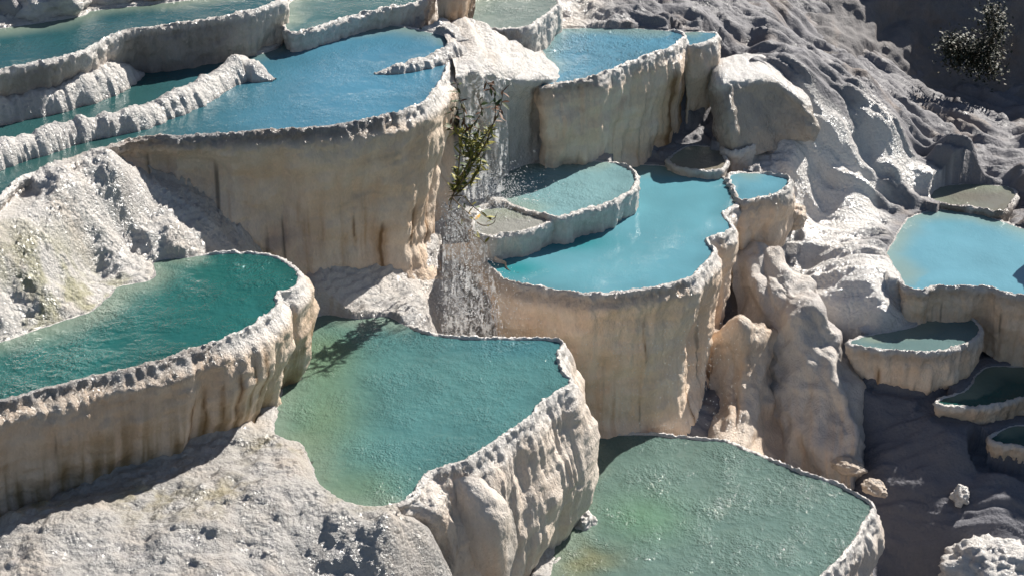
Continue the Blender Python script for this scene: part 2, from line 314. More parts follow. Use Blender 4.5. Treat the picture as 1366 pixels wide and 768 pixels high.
# top and beyond the picture
for a in [(590,15,3.2),(760,18,2.45),(790,25,2.2),(830,15,2.2)]: g(*a)
for x, y, z in [(-9,38,6.5),(-4,38,6.0),(0,38,5.0),(4,39,2.6),(-12,30,5.2),(-12,24,3.2),(-11,18,.3),(-4,15,-1.8),(3,15,-5.2),(9,18,-5.5),(11,25.8,-2.6),(12,24,-3.0),(9.3,28.5,-.7),(9.6,27.6,-.7),(10.5,27,-.6),(9.2,30,-.6),(13,28,-.5),(13,30,-.8),(13,36,-1.2),(8,36,-.6),(5.5,34.5,.5)]: G.append((x, y, z))
G = np.array(G)
# drop near duplicates
keep = []
for i in range(len(G)):
    if all((G[i, 0] - G[j, 0])**2 + (G[i, 1] - G[j, 1])**2 > .06**2 for j in keep): keep.append(i)
G = G[keep]
def phi(r2): return -np.sqrt(r2 + .15**2)
d2 = ((G[:, None, :2] - G[None, :, :2])**2).sum(-1)
nG = len(G); A = np.zeros((nG + 1, nG + 1)); A[:nG, :nG] = phi(d2) + .06 * np.eye(nG); A[:nG, nG] = 1; A[nG, :nG] = 1
W = np.linalg.solve(A, np.concatenate([G[:, 2], [0]]))
def base_z(x, y):
    sh = x.shape; x = x.ravel(); y = y.ravel(); out = np.empty(len(x))
    for i in range(0, len(x), 20000):
        r2 = (x[i:i+20000, None] - G[None, :, 0])**2 + (y[i:i+20000, None] - G[None, :, 1])**2
        out[i:i+20000] = phi(r2) @ W[:nG] + W[nG]
    return out.reshape(sh)
def clamp_pools(x, y, z, extra=0.0):
    sh = x.shape; x = x.ravel(); y = y.ravel(); z = z.ravel().copy()
    for p in POOLS:
        r = p['ring'][::3]; dr = p['drop'][::3]
        m = np.where((x > r[:, 0].min() - .5) & (x < r[:, 0].max() + .5) & (y > r[:, 1].min() - .5) & (y < r[:, 1].max() + .5))[0]
        if not len(m): continue
        dd = np.empty(len(m)); ii = np.empty(len(m), int)
        for k in range(0, len(m), 20000):
            mm = m[k:k+20000]
            q = (x[mm, None] - r[None, :, 0])**2 + (y[mm, None] - r[None, :, 1])**2
            ii[k:k+20000] = q.argmin(1); dd[k:k+20000] = np.sqrt(q.min(1))
        ins = inside(p['poly'], x[m], y[m])
        zz = z[m]
        zz = np.where(~ins & (dr[ii] < .08) & (dd < .22), np.maximum(zz, p['h'] + .02 + .15 * dd), zz)
        cap_in = p['h'] - np.minimum(.01 + .55 * dd, .9)
        zz = np.where(ins, np.minimum(zz, cap_in), zz)
        d = dr[ii]
        cap_out = p['h'] - d * .92 + ss(dd, .3, .5) * 3
        zz = np.where(~ins & (d > .15) & (dd < .5), np.minimum(zz, cap_out), zz)
        z[m] = zz
    return z.reshape(sh)
FD = np.array([.975, -.22]); FP = np.array([.22, .975])     # run of the water down the right slope, and across it
def terrain_relief(x, y, z):
    right = ss(x, .8, 2.2)
    a, c = x * FP[0] + y * FP[1], x * FD[0] + y * FD[1]
    wob = .25 * fbm(x / 1.2, y / 1.2, 3.3, 2)
    fl = np.abs(fbm((a + wob) / .50, c / 2.0, 1.0, 3, 2.1, .5)) * 2 - .5   # rounded folds with sharp valleys between
    fl2 = np.abs(fbm((a + .6 * wob) / .26, c / 1.3, 6.0, 2)) * 2 - .5
    st = fbm((a + wob * .5) / .07, c / .6, 9.0, 2)
    lump = fbm(x / .9, y / .9, 5.0, 3)
    nod = fbm(x / .13, y / .13, z / .13, 3, 2.2, .6); mid = fbm(x / .35, y / .30, z / .35, 3)
    low = lump * .12 + nod * .017 + np.abs(mid) * .045 + fbm((x + .3 * lump) / .30, (y + .25 * lump) / .075, 21.0, 2) * .022
    # little gours on the left slopes
    q = (z + .06 * fbm(x / .5, y / .5, 8.0, 3)) / .07
    fr = q - np.floor(q); step = (ss(fr, 0, .6) - fr) * .085 * (1 - .7 * (1 - ss(y, 22.0, 23.0)))
    q2 = (y * .55 + .20 * x + .22 * fbm(x / 1.3, y / 1.1, 4.0, 3)) / .085
    f2 = q2 - np.floor(q2); low = low + (f2 - ss(f2, .0, .8)) * .06 * ss(fbm(x / .8, y / .8, 15., 2), -.35, .3)
    q = P(470, 392, .2); low = low * (1 - .9 * np.exp(-((x - q[0])**2 + (y - q[1])**2) / .8**2))
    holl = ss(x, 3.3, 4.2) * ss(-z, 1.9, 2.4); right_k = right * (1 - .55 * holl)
    for (px, py, zz, r) in ((1120, 360, -1.0, .7), (1180, 400, -1.3, .5), (1095, 305, -.85, .5), (1140, 280, -.7, .5)):
        q = P(px, py, zz); right_k = right_k * (1 - .6 * np.exp(-((x - q[0])**2 + (y - q[1])**2) / r**2))
    return (1 - right) * (low + step) + right_k * (fl * .10 + fl2 * .08 + st * .022 + np.abs(mid) * .05 + lump * .10 + nod * .006 + .16 * (np.abs(fbm(x / 1.1, y / 1.3, 7.0, 1)) - .3))
def terrain_colour(x, y, z, nz):
    right = ss(x, .8, 2.2)
    n1 = fbm(x / .7, y / .7, 2.0, 4); n2 = fbm(x / .25, y / .25, 12.0, 3)
    a, cc_ = x * FP[0] + y * FP[1], x * FD[0] + y * FD[1]
    stq = fbm(a / .16 + .8 * n1, cc_ / 1.2, 4.0, 3)
    def blob(px, py, zz, r, ry=None):
        q = P(px, py, zz); return np.exp(-((x - q[0])**2 / r**2 + (y - q[1])**2 / (ry or r)**2))
    fore = 1 - ss(y, 22.0, 23.0)
    c = lerp(np.broadcast_to(WHITE * .84, x.shape + (3,)), WHITE * .62, fore * (1 - right))
    c = lerp(c, CREAM * .75, ss(n1, -.2, .9) * .5)
    c = lerp(c, GREY * 1.3, ss(n2, .25, .9) * .45)
    # weathered grey right slope and wet runs, sun glint painted into them as white
    c = lerp(c, lerp(np.broadcast_to(GREY * np.array([.60, .62, .66]), x.shape + (3,)), BROWN * 1.1, ss(n1 + .4 * stq, .1, .9) * .6), right * .95)
    gl = blob(1120, 360, -1.0, .75) + blob(1180, 400, -1.3, .5) + blob(1095, 305, -.85, .55) + .9 * blob(1130, 275, -.7, .5) + .8 * blob(1085, 205, .1, .6) + .6 * blob(1130, 240, -.4, .6) + .8 * blob(1030, 140, 1.0, .4) + .7 * blob(1215, 185, .1, .4, .3) + .7 * blob(1270, 225, -.5, .45, .3) + .6 * blob(985, 215, .1, .4) + .5 * blob(1170, 150, .5, .4)
    gl = np.clip(gl, 0, 1); gl = np.clip(gl * 1.25, 0, 1); run = gl * ss(gl * 1.4 + .7 * stq + .3 * n1, .15, .6)
    c = lerp(c, WHITE * 1.15, run * right)
    # algae on the left slope
    al = blob(40, 345, 2.2, .55) + blob(110, 365, 1.85, .5) + blob(180, 372, 1.6, .4) + .6 * blob(60, 400, 1.85, .3)
    c = lerp(c, ALGAE, np.clip(al, 0, 1) * ss(n2 + n1 * .6, -.45, .4) * .7)
    al2 = blob(200, 665, .0, .5, .3) + blob(300, 665, .05, .3) + blob(360, 600, .08, .35) + blob(50, 680, -.1, .4) + .6 * blob(480, 690, -.2, .4, .25) + .5 * blob(230, 700, .0, .8, .2)
    c = lerp(c, ALGAE * .8 + OCHRE * .2, np.clip(al2, 0, 1) * ss(n2, -.3, .4) * .7)
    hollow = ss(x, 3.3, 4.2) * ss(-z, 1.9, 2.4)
    c = lerp(c, col(.125, .125, .145), hollow * .9)  # shade of the hollow painted into the ground as bluish grey
    wet = .75 - .55 * right + .25 * n2 + run * .8 - .2 * hollow
    return c, np.clip(wet, .1, 1.2), 1 - .60 * right + .5 * run
ys = [15.5]
while ys[-1] < 38: ys.append(ys[-1] + (.10 if ys[-1] < 19.5 else .03 if ys[-1] < 32.5 else .05))
ys = np.array(ys)
xs = np.concatenate([np.arange(-12, -7.6, .08), np.arange(-7.6, 8.4, .032), np.arange(8.4, 13, .08)])
X, Y = np.meshgrid(xs, ys)
Z0 = base_z(X, Y)
Zs = clamp_pools(X, Y, Z0)
Zr = terrain_relief(X, Y, Z0)
Z = clamp_pools(X, Y, Z0 + Zr)
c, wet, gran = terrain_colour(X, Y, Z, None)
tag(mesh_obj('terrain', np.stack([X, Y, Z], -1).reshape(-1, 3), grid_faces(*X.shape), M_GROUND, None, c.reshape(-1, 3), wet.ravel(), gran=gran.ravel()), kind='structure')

# ------------------------------------------------------------------ the pools
def build_pool(p):
    c, s, L, drop, h = p['ring'], p['s'], p['L'], p['drop'], p['h']
    n = ring_normals(c, 10); N = len(c)
    i0 = int(np.argmax(drop)); root = empty('travertine_pool', (c[i0, 0], c[i0, 1], h - drop[i0]), p['label'], 'pool', 'terraced mineral pools')
    th = 2 * np.pi * s / L                                     # seamless noise along the ring
    rad = L / (2 * np.pi); cx, sx = np.cos(th) * rad, np.sin(th) * rad
    key = sum(ord(ch) for ch in p['key']) * 1.37
    def rn(f, v=0.0, o=1, gain=.5): return fbm(cx * f + key, sx * f + key * .7, np.asarray(v) + key * .3, o, 2.1, gain)
    edge = ss(drop, .02, .25)
    rimh = p['rim'] * (.02 + .98 * edge) * (1 + .6 * rn(3.5) + .6 * rn(9.)) * (.25 + .75 * ss(rn(.9), -.45, .05))
    rows = [(-.14, -.30, 0), (-.07, -.08, 0), (-.025, .0, .3), (-.010, .65, 1), (.002, 1.0, 1), (.016, .75, 1), (.030, .1, 1)]
    R_co = []; depth = []; off_all = []
    for o, zf, nd in rows:
        z = h + (zf * rimh if zf >= 0 else zf + 0 * rimh); R_co.append((o * (1 + .5 * rn(1.7) * (o > 0)), z, nd + 0 * s))
    # wall rows
    tot = drop + .45
    nrow = int(np.clip(tot.max() / .03, 10, 110)); tt = np.linspace(0, 1, nrow + 1)[1:]
    lf, lo = zip(*p['lean'])
    for t in tt:
        dz = t * tot; fr = np.clip(dz / np.maximum(drop, .3), 0, 1.3)
        lean = np.interp(fr, lf, lo) * np.clip(drop / .8, .25, 1)
        o = np.minimum(.07 + dz * .5, lean + .0 * s) if False else lerp1(.05, lean, ss(dz, 0, .25))
        R_co.append((o, h + .0 * rimh - dz + .0 * s, 0 * s + 1))
    nr = len(rows)
    O = np.array([r[0] for r in R_co]); Zz = np.array([r[1] for r in R_co]); ND = np.array([r[2] for r in R_co])
    D = np.maximum(h - Zz, 0)                                   # depth below the water level
    CX = np.broadcast_to(cx, O.shape); SX = np.broadcast_to(sx, O.shape)
    def N3(f, fz, o=2, gain=.5, k=0.): return fbm(CX * f + key + k, SX * f + key * .7, Zz * fz + key * .3 + k, o, 2.1, gain)
    frd = D / np.maximum(drop, .3)[None, :]
    knob = p.get('knob', 1.0)
    topw = 1 - ss(D, .05, .55)
    nod = np.clip(N3(13, 13, 3, .6), -.9, 1.2) * (.012 + .017 * topw * knob)
    drips = np.minimum(np.abs(N3(5.0, .7, 2, .5, 3.)), .6) * .075 - .02
    drips2 = N3(15, 1.3, 2, .5, 7.) * .014
    big = N3(1.5, .8, 2, .5, 11.) * .15 * ss(D, .05, .6)
    und = N3(2.2, 4.5, 2, .5, 17.) * .032 * ss(D, .1, .5)
    flute = (drips + drips2) * ss(D, .0, .18) * p.get('flute', 1.0)
    O2 = O + ND * nod + ND * (flute + big + und) * np.clip(drop / .5, .2, 1)[None, :]
    Z2 = Zz + ND * (np.abs(N3(16, 16, 2, .6, 23.)) * .03 - .004) * topw * edge[None, :] * knob
    co = np.stack([c[:, 0] + n[:, 0] * O2, c[:, 1] + n[:, 1] * O2, Z2], -1)
    # colour
    frontness = ss(-n[:, 1] - .9 * n[:, 0], -.1, .5)        # faces turned from the sun, their shade painted as darker crust colours
    v1 = N3(2.5, 1.2, 3, .5, 31.); st = N3(7.5, .45, 3, .6, 41.); st2 = N3(11, .30, 2, .6, 51.); hb = N3(.7, 3.2, 3, .55, 61.)
    cc = np.broadcast_to(WHITE, O.shape + (3,)).copy()
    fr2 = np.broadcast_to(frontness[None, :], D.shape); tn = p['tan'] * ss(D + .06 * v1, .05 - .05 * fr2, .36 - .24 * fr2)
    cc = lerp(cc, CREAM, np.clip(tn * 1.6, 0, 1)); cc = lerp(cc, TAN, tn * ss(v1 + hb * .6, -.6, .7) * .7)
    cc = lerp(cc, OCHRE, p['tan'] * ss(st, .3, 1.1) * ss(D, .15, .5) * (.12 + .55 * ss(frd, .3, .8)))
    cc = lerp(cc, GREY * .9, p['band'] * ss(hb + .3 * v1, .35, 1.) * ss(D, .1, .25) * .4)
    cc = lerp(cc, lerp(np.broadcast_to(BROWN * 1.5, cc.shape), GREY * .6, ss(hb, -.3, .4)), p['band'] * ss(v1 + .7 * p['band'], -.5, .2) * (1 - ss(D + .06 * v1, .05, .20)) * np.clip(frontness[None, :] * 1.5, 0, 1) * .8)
    dk = ss(st2 + .25 * v1, .62, .95) * ss(frd, .25, .6) * p['tan']
    cc = lerp(cc, DARK, dk * .8)
    for (qx, qy, d0, d1, wd) in p.get('cracks', ()):
        q = P(qx, qy, h)[:2]; s0 = s[((c - q)**2).sum(1).argmin()]
        ds = np.abs(s[None, :] + .05 * pn(D * 1.8, qx) + .012 * pn(D * 9, qx) - s0); a = ss(D, d0 - .1, d0 + .15) * (1 - ss(D, d1 - .25, d1 + .1))
        cc = lerp(cc, DARK, (1 - ss(ds, wd * .4, wd)) * a * .95); cc = lerp(cc, OCHRE * .8, (1 - ss(ds, wd, wd * 4)) * a * .5)
    if p.get('olive'): cc = lerp(cc, col(.20, .13, .04), p['olive'] * ss(frd + .15 * hb, .3, .85) * ss(st + .6 * v1, -.5, .5))
    if p.get('gain'): cc = np.minimum(cc * (1 + (p['gain'] - 1) * ss(D, .1, .3))[..., None], .85)
    if p.get('greywall'): cc = lerp(cc, GREY * .55, p['greywall'] * np.clip(fr2, 0, 1) * ss(D, .02, .12))  # grey painted over the sunless front to stand for its shade
    if p.get('brown'): cc = lerp(cc, BROWN, p['brown'] * ss(v1, -.6, .4))
    if p.get('paint'): cc = p['paint'](cc, co, D, frd, st, st2, v1)
    wet = np.clip(.72 - .45 * ss(D, .1, .5) * (1 - .5 * ss(st, 0, .6)) + .2 * v1, .05, 1)
    k = nr
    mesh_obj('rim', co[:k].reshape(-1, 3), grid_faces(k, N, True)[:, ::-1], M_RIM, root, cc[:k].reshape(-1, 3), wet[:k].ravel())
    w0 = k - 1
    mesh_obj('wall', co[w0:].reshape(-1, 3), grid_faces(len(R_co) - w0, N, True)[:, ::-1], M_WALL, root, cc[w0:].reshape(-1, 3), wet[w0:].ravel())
    # water sheet: concentric rings in the outline, reaching a little under the rim
    poly = c - n * .0; cen = poly.mean(0)
    bmx = grid_water(p, poly, h)
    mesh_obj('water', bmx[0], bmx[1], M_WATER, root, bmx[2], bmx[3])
def lerp1(a, b, t): return a + (b - a) * t
def grid_water(p, poly, h, ds=.07):
    r = p['poly']
    gx = np.arange(r[:, 0].min() - ds, r[:, 0].max() + 2 * ds, ds); gy = np.arange(r[:, 1].min() - ds, r[:, 1].max() + 2 * ds, ds)
    XX, YY = np.meshgrid(gx, gy); ins = inside(r, XX, YY)
    x, y = XX.ravel(), YY.ravel(); rr = p['ring'][::3]; dd = np.empty(len(x)); ii = np.empty(len(x), int)
    for k in range(0, len(x), 20000):
        q = (x[k:k+20000, None] - rr[None, :, 0])**2 + (y[k:k+20000, None] - rr[None, :, 1])**2
        ii[k:k+20000] = q.argmin(1); dd[k:k+20000] = np.sqrt(q.min(1))
    insr = ins.ravel()
    f = grid_faces(*XX.shape)
    # outside corners move onto the outline, so the sheet ends at the rim
    out = ~insr & (dd < ds * 1.5)
    nx = x.copy(); ny = y.copy(); nx[out] = rr[ii[out], 0]; ny[out] = rr[ii[out], 1]
    ok = insr | out
    f = f[ok[f].all(1) & insr[f].any(1)]
    used = np.unique(f); mp = np.full(len(x), -1); mp[used] = np.arange(len(used)); f = mp[f]
    x, y, dd2 = nx[used], ny[used], np.where(out[used], 0, dd[used])
    cc = np.broadcast_to(p['water'], (len(x), 3)).copy()
    n1 = fbm(x / .8, y / .8, h, 3)
    dr = p['drop'][::3][ii[used]]
    shore = (1 - ss(dd2 + .12 * n1, .02, .55)) * (1 - ss(dr, .0, .3))
    sh = p.get('shallow', col(.24, .28, .215))
    cc = lerp(cc, sh, shore * .6)
    cc = lerp(cc, p['water'] * .65, (1 - ss(dd2, .03, .35)) * ss(dr, .1, .4) * .5 * ss(n1, -.5, .5))
    if p.get('wpaint'): cc = p['wpaint'](cc, x, y, h, n1)
    return np.stack([x, y, np.full(len(x), h)], 1), f, cc, np.full(len(x), p['ripple'])
def wblob(x, y, h, px, py, r, ry=None):
    q = P(px, py, h); return np.exp(-((x - q[0])**2 / r**2 + (y - q[1])**2 / (ry or r)**2))
def paint_jade(cc, x, y, h, n1):
    a = wblob(x, y, h, 430, 560, .55, 1.2) + wblob(x, y, h, 430, 470, .5, .8) + .8 * wblob(x, y, h, 480, 650, .6, .5)
    cc = lerp(cc, col(.13, .19, .11), np.clip(a, 0, 1) * .75)
    return lerp(cc, col(.03, .12, .15), np.clip(wblob(x, y, h, 690, 460, 1.0, .4), 0, 1) * .6)
def paint_basin(cc, x, y, h, n1):
    a = wblob(x, y, h, 780, 745, .45, .6)
    cc = lerp(cc, col(.20, .17, .07), np.clip(a, 0, 1) * .6 * ss(n1, -.8, .3))
    return lerp(cc, col(.10, .20, .12), np.clip(wblob(x, y, h, 860, 690, .6, .6), 0, 1) * .6)
def paint_heart(cc, x, y, h, n1):
    cc = lerp(cc, col(.01, .20, .22), np.clip(wblob(x, y, h, 760, 322, .6, .3) + wblob(x, y, h, 690, 358, .4, .3), 0, 1) * .8)  # shade under the upper basins' walls painted as dark teal water
    return lerp(cc, col(.16, .20, .17), np.clip(wblob(x, y, h, 820, 224, .35, .3), 0, 1) * .7)
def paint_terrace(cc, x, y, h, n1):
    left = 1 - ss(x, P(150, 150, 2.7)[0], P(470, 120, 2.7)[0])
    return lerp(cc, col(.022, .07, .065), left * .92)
for p in POOLS:
    f = {'jade': paint_jade, 'basin': paint_basin, 'heart': paint_heart, 'terrace': paint_terrace}.get(p['key'])
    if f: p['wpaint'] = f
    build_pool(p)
print('pools built')

# ------------------------------------------------------------------ ridges standing in the water
def ridge(pts, h, wdt, hgt, label, key):
    w = np.array([P(a, b, h)[:2].tolist() + [sc] for a, b, sc in pts])
    c = catmull(w, False, 14); c, s, L = resample(c, .025, False)
    n = ring_normals(c[:, :2], 8, False); N = len(c)
    u = np.linspace(-1, 1, 29)
    U, S = np.meshgrid(u, s); sc = np.clip(c[:, 2], .02, 3)[:, None]
    side = 1 + .18 * fbm(S / .22 + key, U * 1.2, key, 2)
    off = U * wdt * np.sqrt(sc) * side
    prof = np.clip(1 - np.abs(U)**2.2, 0, 1)**.8
    Z = h - .12 + (hgt * sc + .12) * prof * (1 + .18 * fbm(S / .3, key + 3., 0, 2))
    nod = fbm(S / .07 + key, off / .16, Z / .16, 3, 2.1, .6)
    Z = Z + np.clip(nod, -.6, 1) * .022 * (prof > .02) ; off = off + np.abs(fbm(S / .10 + key, off / .5, 5, 2)) * .045 * np.sign(U) * (np.abs(U) > .2)
    co = np.stack([c[:, 0:1] + n[:, 0:1] * off, c[:, 1:2] + n[:, 1:2] * off, Z], -1)
    v = fbm(S / .4, U * .8, key + 9, 3)
    cc = lerp(np.broadcast_to(WHITE * .9, Z.shape + (3,)), GREY, ss(v, -.1, .8) * .5)
    cc = lerp(cc, BROWN, (1 - ss(Z - h, -.02, .05)) * .6)
    loc = (c[N // 2, 0], c[N // 2, 1], h)
    e = mesh_obj('travertine_ridge', (co - np.array(loc)).reshape(-1, 3), grid_faces(N, len(u))[:, ::-1], M_RIM, None, cc.reshape(-1, 3), np.clip(.7 + .2 * v, 0, 1).ravel())
    e.location = loc
    return tag(e, label, 'ridge', 'low rims standing in the upper pool')
ridge([(-140,272,1.3),(0,216,1.3),(60,198,1.2),(110,182,1.1),(180,168,1.1),(222,151,1.1),(255,137,1.2),(290,116,1.1),(322,101,1.4),(345,104,.8),(366,108,.1)], 2.7, .22, .24, 'knobbly grey ridge crossing the upper pool, longest and nearest of the two', 2.3)
ridge([(-140,195,1.3),(0,158,1.3),(60,146,1.2),(105,134,1.3),(142,119,1.4),(168,106,.9),(192,99,.1)], 2.7, .25, .27, 'short white ridge under the grey wall in the upper pool', 5.9)
ridge([(500,99,.1),(520,97,.5),(550,92,.9),(580,84,1.1),(605,74,1.2),(620,70,.6)], 2.7, .16, .15, 'white pointed spit reaching into the blue pool from its right end', 8.1)

# ------------------------------------------------------------------ free surfaces (cascades, mounds) through measured points
def patch(name, rows, label, cat, mat, key=0., n=16, flute=.03, ff=6., lump=.06, nod=.012, tint=None, kind=None, wet=.6, group=None, dirs=None):
    A = np.array([[P(*q) if len(q) == 3 else PD(*q[:3]) for q in r] for r in rows])
    A = np.array([catmull(r, False, n) for r in A])                       # across
    B = np.stack([catmull(A[:, j], False, n) for j in range(A.shape[1])], 1)  # down
    # even spacing
    for _ in range(1):
        du = np.linalg.norm(np.diff(B, axis=1), axis=2).mean(0).sum(); dv = np.linalg.norm(np.diff(B, axis=0), axis=2).mean(1).sum()
    nu, nv = int(du / .03) + 4, int(dv / .03) + 4
    iu = np.linspace(0, B.shape[1] - 1, nu); iv = np.linspace(0, B.shape[0] - 1, nv)
    def bil(a):
        i0 = np.clip(np.floor(iv).astype(int), 0, a.shape[0] - 2); j0 = np.clip(np.floor(iu).astype(int), 0, a.shape[1] - 2)
        fi = (iv - i0)[:, None, None]; fj = (iu - j0)[None, :, None]
        return (a[i0][:, j0] * (1 - fi) + a[i0 + 1][:, j0] * fi) * (1 - fj) + (a[i0][:, j0 + 1] * (1 - fi) + a[i0 + 1][:, j0 + 1] * fi) * fj
    B = bil(B)
    nrm = np.cross(np.gradient(B, axis=1), np.gradient(B, axis=0)); nrm /= np.linalg.norm(nrm, axis=2)[..., None] + 1e-9
    toC = np.array([0, 0, CAMZ]) - B; fl = np.sign((nrm * toC).sum(-1).mean()); nrm *= fl
    U, V = np.meshgrid(np.linspace(0, du, nu), np.linspace(0, dv, nv))
    wob = .12 * fbm(U / .6, V / .6, key + 1, 2)
    fn = np.abs(fbm((U + wob) * ff / 2.2 + key, V * .45, key, 2, 2.1, .45)) * 2 - .5
    d = fn * flute + fbm(B[..., 0] / .6 + key, B[..., 1] / .6, B[..., 2] / .6, 3) * lump + fbm(B[..., 0] / .09 + key, B[..., 1] / .09, B[..., 2] / .09, 3, 2.2, .6) * nod
    B = B + nrm * d[..., None]
    v = fbm(U / .5 + key, V / 1.0, 4, 4); st = fbm(U / .12 + key, V / 1.6, 8, 3)
    cc = np.broadcast_to(WHITE, U.shape + (3,)).copy()
    if tint: cc = tint(cc, U / du, V / dv, v, st, B)
    loc = B.reshape(-1, 3)[B[..., 2].argmin()]
    f = grid_faces(nv, nu); f = f if fl < 0 else f[:, ::-1]
    o = mesh_obj(name, (B - loc).reshape(-1, 3), f, mat, None, cc.reshape(-1, 3), np.clip(wet + .25 * v, 0, 1).ravel()); o.location = loc
    return tag(o, label, cat, group, kind)
def t_white(cc, u, v, n, st, B): return lerp(lerp(cc, CREAM, ss(n, -.2, .8) * .5), GREY, ss(st, .2, .9) * .35)
def t_tan(cc, u, v, n, st, B):
    cc = lerp(cc, CREAM, .8 + 0 * n); cc = lerp(cc, TAN, ss(n, -.5, .6) * .7); return lerp(cc, OCHRE, ss(st, .3, 1.) * .4)
def t_fall(cc, u, v, n, st, B): return lerp(t_tan(cc, u, v, n, st, B), CREAM * 1.35, 1 - ss(u + .1 * n, .5, .9) * .6)
def t_grey(cc, u, v, n, st, B): return lerp(lerp(cc, CREAM, .5 + 0 * n), GREY, ss(n, -.6, .5) * .8)
patch('flowstone_cascade', [
    [(588,40,2.7),(620,24,2.72),(655,38,2.6),(690,58,2.33),(724,74,2.03)],
    [(600,66,2.74),(640,64,2.7),(670,72,2.5),(706,86,2.22),(748,92,1.98)],
    [(606,92,2.72),(636,92,2.62),(666,98,2.42),(696,104,2.2),(744,106,1.97)],
    [(608,118,2.45),(636,116,2.35),(664,116,2.22),(690,122,1.98),(724,124,1.75)],
    [(610,200,1.25),(640,180,1.35),(664,175,1.4),(690,170,1.25),(724,165,1.15)],
    [(606,290,.0),(638,272,.15),(664,258,.3),(690,245,.3),(730,235,.3)]],
    'white flowstone cascade spilling between the two blue upper pools', 'cascade', M_RIM, 3.1, flute=.06, ff=5, lump=.04, nod=.006, tint=t_white, wet=.9)
patch('flowstone_wall', [
    [(575,330,.1),(620,322,.2),(655,335,.2),(690,368,.08)],
    [(578,380,-.5),(620,380,-.5),(655,390,-.5),(700,400,-.4)],
    [(578,450,-1.2),(620,450,-1.4),(660,455,-1.6),(720,470,-1.6)],
    [(578,520,-2.2),(620,520,-2.3),(660,520,-2.4),(720,540,-2.5)]],
    'cream flowstone wall behind the spray between the blue pool and the turquoise pool', 'rock wall', M_WALL, 7.7, flute=.06, ff=6, tint=t_fall, wet=.8)

def t_mound(cc, u, v, n, st, B):
    cc = lerp(cc, CREAM, .35 + 0 * n); return lerp(lerp(cc, GREY * 1.2, ss(n, -.5, .6) * .55), TAN, ss(v, .45, .8) * ss(st, -.3, .5) * .45)
patch('flowstone_mound', [
    [(978,318,29.3,0),(1015,326,29.2,0),(1048,345,29.1,0),(1078,375,29.0,0),(1090,388,29.3,0)],
    [(978,365,28.9,0),(1020,372,28.6,0),(1060,390,28.3,0),(1100,422,28.1,0),(1118,440,28.6,0)],
    [(978,450,28.5,0),(1025,440,28.15,0),(1075,442,27.8,0),(1126,476,27.65,0),(1143,494,28.2,0)],
    [(978,530,28.0,0),(1035,525,27.5,0),(1088,525,27.15,0),(1143,545,26.95,0),(1160,558,27.5,0)],
    [(978,600,27.5,0),(1040,610,27.0,0),(1095,618,26.6,0),(1140,628,26.4,0),(1158,638,27.0,0)],
    [(978,690,27.2,0),(1040,690,26.6,0),(1095,692,26.3,0),(1134,695,26.2,0),(1152,690,26.7,0)]],
    'big rounded grey flowstone mound below the small blue shoulder pool', 'mound', M_WALL, 12.4, flute=.13, ff=2.4, lump=.14, nod=.012, tint=t_mound, wet=.45)
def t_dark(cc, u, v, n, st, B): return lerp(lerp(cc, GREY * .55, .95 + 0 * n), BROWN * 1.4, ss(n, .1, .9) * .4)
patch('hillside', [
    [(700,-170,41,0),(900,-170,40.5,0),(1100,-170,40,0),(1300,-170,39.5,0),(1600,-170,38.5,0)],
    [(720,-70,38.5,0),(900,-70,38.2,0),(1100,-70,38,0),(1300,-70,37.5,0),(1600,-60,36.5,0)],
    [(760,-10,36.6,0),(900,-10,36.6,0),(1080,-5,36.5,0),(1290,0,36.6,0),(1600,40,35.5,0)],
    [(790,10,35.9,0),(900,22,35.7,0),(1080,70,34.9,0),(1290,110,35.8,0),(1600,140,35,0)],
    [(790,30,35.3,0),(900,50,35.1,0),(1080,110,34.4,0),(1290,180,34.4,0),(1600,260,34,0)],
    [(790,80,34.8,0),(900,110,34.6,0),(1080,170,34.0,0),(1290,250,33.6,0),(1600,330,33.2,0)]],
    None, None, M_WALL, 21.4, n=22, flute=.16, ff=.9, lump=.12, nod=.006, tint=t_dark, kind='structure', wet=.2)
def t_lobe(cc, u, v, n, st, B): return lerp(lerp(cc, CREAM, .4 + 0 * n), TAN, ss(v, .35, .9) * ss(n, -.6, .5) * .7)
patch('flowstone_lobe', [
    [(520,662,-.1),(548,646,-.03),(575,640,-.03),(592,648,-.12)],
    [(505,680,-.3),(545,668,-.12),(582,662,-.1),(602,672,-.35)],
    [(500,705,-.6),(545,698,-.35),(590,695,-.35),(608,700,-.8)],
    [(500,735,-1.1),(550,738,-1.0),(592,738,-1.0),(606,738,-1.4)]],
    'knobbly white lobe at the near left corner of the green pool', 'rock', M_RIM, 31.2, flute=.03, ff=6, lump=.03, nod=.02, tint=t_lobe, wet=.7, group='bulging lobes under the green pool')
patch('flowstone_lobe', [
    [(590,650,-.25),(615,636,-.12),(645,640,-.2),(668,660,-.5)],
    [(598,685,-.7),(620,668,-.35),(660,670,-.4),(686,690,-.9)],
    [(603,725,-1.2),(630,715,-.85),(668,718,-.9),(690,730,-1.5)],
    [(605,790,-2.2),(635,790,-2.0),(670,790,-2.0),(688,790,-2.5)]],
    'smooth tan bulging lobe right of the knobbly white one', 'rock', M_WALL, 35.9, flute=.02, ff=4, lump=.04, nod=.008, tint=t_lobe, wet=.5, group='bulging lobes under the green pool')
def t_pillar(cc, u, v, n, st, B): return lerp(lerp(lerp(cc, TAN, .8 + 0 * n), OCHRE, ss(n, -.2, .6) * .5), DARK, ss(st, .1, .5) * .8)
